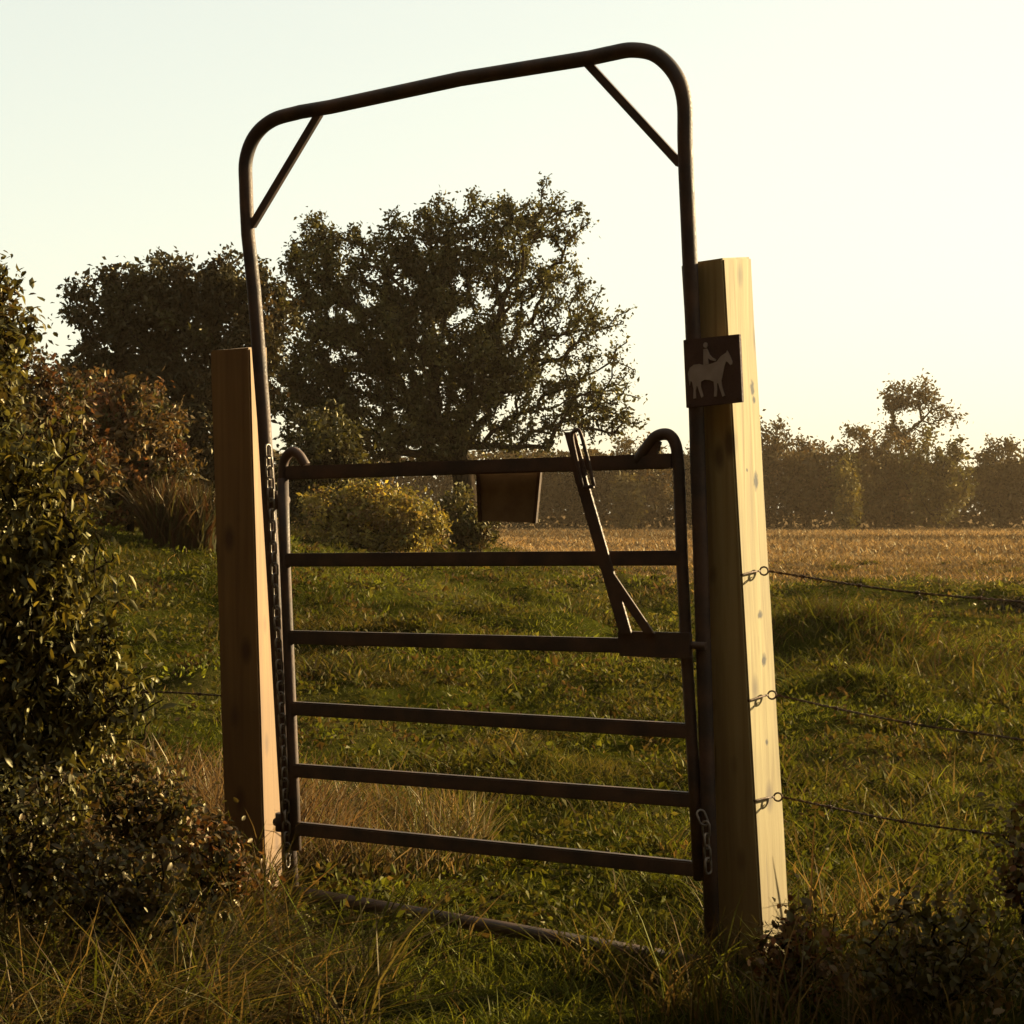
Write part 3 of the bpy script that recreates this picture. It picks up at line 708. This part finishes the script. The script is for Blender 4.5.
# horse and rider sign on the right post
a, b, cb = RP
FN = -b + np.array([0, 0, -.03]); FN /= np.linalg.norm(FN)
def on_post(px, py, off=0.0):
    up = np.array([-.058, 0, 1.0]); nn = np.cross(a, up); nn /= np.linalg.norm(nn)
    d = np.array([(px - 512) / F, 1, -(py - 512) / F]); base = cb - b * .066
    t = np.dot(base - CAM, nn) / np.dot(d, nn); return CAM + d * t - b * off
sg = thing('bridleway_sign', 'square dark sign with a pale horse and rider on the right post', 'sign', tuple(on_post(712, 371)))
MB().prism([on_post(683, 340), on_post(739, 334), on_post(742, 402), on_post(686, 408)], b * .012).build('plate', M_SIGN, sg, bevel=.0015)
for yy in (350, 392):
    MB().bar(on_post(700, yy, -.039), on_post(728, yy - 3, -.039), .03, (0, 0, 1), .053, b).build('batten', M_WOOD, sg)
def ez(x, y): return on_post(660 + x * .17578, 240 + y * .17578, .003)
horse = [(166, 790), (162, 760), (172, 728), (195, 710), (225, 705), (252, 712), (290, 705), (325, 692), (348, 662), (368, 648), (380, 640), (384, 628), (392, 640), (400, 655), (414, 690), (413, 706), (402, 712), (388, 694), (378, 690), (370, 715), (364, 745), (358, 775), (352, 800), (356, 835), (372, 884), (358, 891), (340, 838), (334, 815), (327, 815), (328, 850), (325, 890), (310, 891), (312, 845), (308, 806), (285, 796), (255, 795), (236, 806), (235, 835), (250, 888), (238, 897), (220, 845), (214, 828), (206, 855), (208, 900), (192, 903), (194, 850), (186, 810), (178, 800), (172, 830)]
rider = [(250, 622), (272, 618), (284, 650), (300, 668), (322, 680), (318, 690), (292, 684), (276, 672), (280, 705), (250, 712)]
def flat(mb, poly, dz=0):
    mb.prism([ez(*p) - b * dz for p in poly], b * .0025)
mb = MB(); flat(mb, horse); mb.build('horse_emblem', M_EMBLEM, sg)
mb = MB(); flat(mb, rider, .0006); flat(mb, [(262 + 13 * math.cos(t * .524), 598 + 16 * math.sin(t * .524)) for t in range(12)], .0006); mb.build('rider_emblem', M_EMBLEM, sg)
for (px, py) in ((687, 343), (735, 338), (738, 399), (690, 404)):
    p = on_post(px, py); MB().tube([p, p - b * .003], .003, 8).build('screw', M_RUST, sg)

# barbed wire
def strand(label, pts, ring_at, tail, barb_s, group='strands of barbed wire'):
    P = smooth_path(pts, n=14); t = thing('barbed_wire', label, 'wire', tuple(P[0]), group)
    A, B = [], []; s = 0
    for i, p in enumerate(P):
        if i: s += np.linalg.norm(P[i] - P[i - 1])
    # resample finely for the twist
    seg = np.array([0] + [np.linalg.norm(P[i] - P[i - 1]) for i in range(1, len(P))]).cumsum(); Pn = np.array(P)
    n = int(seg[-1] / .008); ss = np.linspace(0, seg[-1], n)
    C = np.stack([np.interp(ss, seg, Pn[:, k]) for k in range(3)], -1)
    for ph, L in ((0, A), (math.pi, B)):
        ang = ss / .05 * 2 * math.pi + ph
        L += list(C + .0022 * np.stack([np.cos(ang) * .3, np.cos(ang), np.sin(ang)], -1))
    MB().tube(A, .0019, 5).tube(B, .0019, 5).build('twisted_wire', M_RUST, t)
    if ring_at is not None:
        c = np.array(ring_at); u = np.array([1, -.1, 0]); v = np.array([0, 0, 1.])
        MB().tube([c + .0125 * (u * math.cos(k * .3927) + v * math.sin(k * .3927)) for k in range(16)], .003, 6, closed=True).build('eye_ring', M_RUST, t)
        MB().tube(smooth_path([tail, (np.array(tail) + c) / 2 + np.array([0, 0, .003]), c - u * .0125], n=5), .0032, 6).build('tie_wire', M_RUST, t)
    for q in barb_s:
        i = int(q / seg[-1] * (n - 1)); c = C[i]; d = C[min(i + 1, n - 1)] - C[i - 1]; d /= np.linalg.norm(d)
        mb = MB()
        e1 = np.array([.25, -.3, 1]); e2 = np.array([-.25, .5, -.8]); r0 = random.uniform(-.6, .6)
        for e in (e1, e2, -e1 * .8 + d, -e2 * .8 + d):
            e = e / np.linalg.norm(e) * .024; mb.tube([c, c + e + d * .006 * r0], [.0018, .0008], 5)
        mb.tube([c - d * .006, c + d * .006], .0064, 6); mb.build('barb', M_RUST, t)
def wire_pts(py0, py1, ring_px):
    p0 = at(ring_px + 4, py0, 6.12); p1 = at(1024, py1, 5.78); d = p1 - p0
    far = p0 + d * 2.9; far[2] += .12
    return [p0, p0 + d * .5 + np.array([0, 0, -.012]), p1, p0 + d * 2 + np.array([0, 0, .03]), far]
ends = []
for (lab, y0, y1, rpx, tpx, ty, bs) in [
    ('topmost of the three barbed wires tied to the right gate post', 571, 602, 764, 741, 575, [.12, .29, .47, .66]),
    ('middle of the three barbed wires tied to the right gate post', 695, 740, 772, 748, 701, [.2, .42, .62]),
    ('lowest of the three barbed wires, sagging into the grass', 797, 838, 778, 754, 801, [.16, .38, .6])]:
    pts = wire_pts(y0, y1, rpx); ends.append(pts[-1])
    strand(lab, pts, at(rpx, y0, 6.115), at(tpx, ty, 6.03), bs)
st = ends[0]; gz = float(ground_z(st[0], st[1]))
MB().tube([(st[0] - .005, st[1] + .05, gz - .3), (st[0] - .02, st[1] + .05, gz + .6), (st[0] - .01, st[1] + .05, ends[0][2] + .1), (st[0] - .01, st[1] + .05, ends[0][2] + .12)], [.045, .045, .043, .034], 12).build('fence_stake', M_WOOD, None, origin=(st[0], st[1], gz))
tag(bpy.data.objects['fence_stake'], 'round fence stake holding the far ends of the three barbed wires', 'post')
p0 = at(226, 696, 7.05); strand('lone barbed wire running from the left post into the shrub', [p0, at(150, 692, 7.1), at(60, 696, 7.3), at(0, 702, 7.4)], None, None, [.1, .3])

# ------------------------------------------------------------------ air, light, camera
def haze():
    t = NT('haze_air'); v = t.node('ShaderNodeVolumePrincipled')
    v.inputs['Color'].default_value = (1.0, .68, .40, 1); v.inputs['Density'].default_value = HAZE; v.inputs['Anisotropy'].default_value = .35
    t.l(v.outputs[0], t.out.inputs['Volume'])
    mb = MB(); mb.prism([(-260, -40, -2.5), (300, -40, -2.5), (300, -40, 18), (-260, -40, 18)], (0, 300, 0))
    tag(mb.build('haze', t.m), 'thin warm evening haze over the field', 'haze', kind='stuff')
HAZE = .00018
haze()

W = bpy.data.worlds.new('World'); S.world = W; W.use_nodes = True
wt = W.node_tree; wt.nodes.clear()
sky = wt.nodes.new('ShaderNodeTexSky'); sky.sky_type = 'NISHITA'; sky.sun_disc = False
sky.sun_elevation = SUN_EL; sky.sun_rotation = SUN_AZ; sky.dust_density = 1.5; sky.air_density = 1.0; sky.ozone_density = .6
mx = wt.nodes.new('ShaderNodeMix'); mx.data_type = 'RGBA'; mx.blend_type = 'MULTIPLY'; mx.inputs[0].default_value = 1; mx.inputs[7].default_value = (1.2, 1.155, .95, 1)
bg = wt.nodes.new('ShaderNodeBackground'); bg.inputs[1].default_value = .15
wo = wt.nodes.new('ShaderNodeOutputWorld')
gm = wt.nodes.new('ShaderNodeGamma'); gm.inputs[1].default_value = .34; wt.links.new(sky.outputs[0], gm.inputs[0]); wt.links.new(gm.outputs[0], mx.inputs[6]); wt.links.new(mx.outputs[2], bg.inputs[0]); wt.links.new(bg.outputs[0], wo.inputs[0])

sl = bpy.data.lights.new('sun', 'SUN'); sl.energy = 5; sl.angle = math.radians(.6); sl.color = (1, .87, .54)
so = bpy.data.objects.new('sun', sl); COL.objects.link(so)
sd = Vector((math.sin(SUN_AZ) * math.cos(SUN_EL), math.cos(SUN_AZ) * math.cos(SUN_EL), math.sin(SUN_EL)))
so.rotation_euler = (-sd).to_track_quat('-Z', 'Y').to_euler(); so.location = (20, 10, 20)

cd = bpy.data.cameras.new('camera'); co = bpy.data.objects.new('camera', cd); COL.objects.link(co)
cd.sensor_width = 36; cd.lens = 36 * F / 1024; cd.clip_end = 4000; cd.clip_start = .05
co.location = (0, 0, H); co.rotation_euler = (math.pi / 2, 0, 0); S.camera = co

S.view_settings.view_transform = 'Standard'; S.view_settings.look = 'None'; S.view_settings.exposure = 1.85; S.view_settings.gamma = 1
S.render.resolution_x = S.render.resolution_y = 1024
S.cycles.max_bounces = 8; S.cycles.transparent_max_bounces = 8; S.cycles.volume_bounces = 0; S.cycles.use_denoising = True
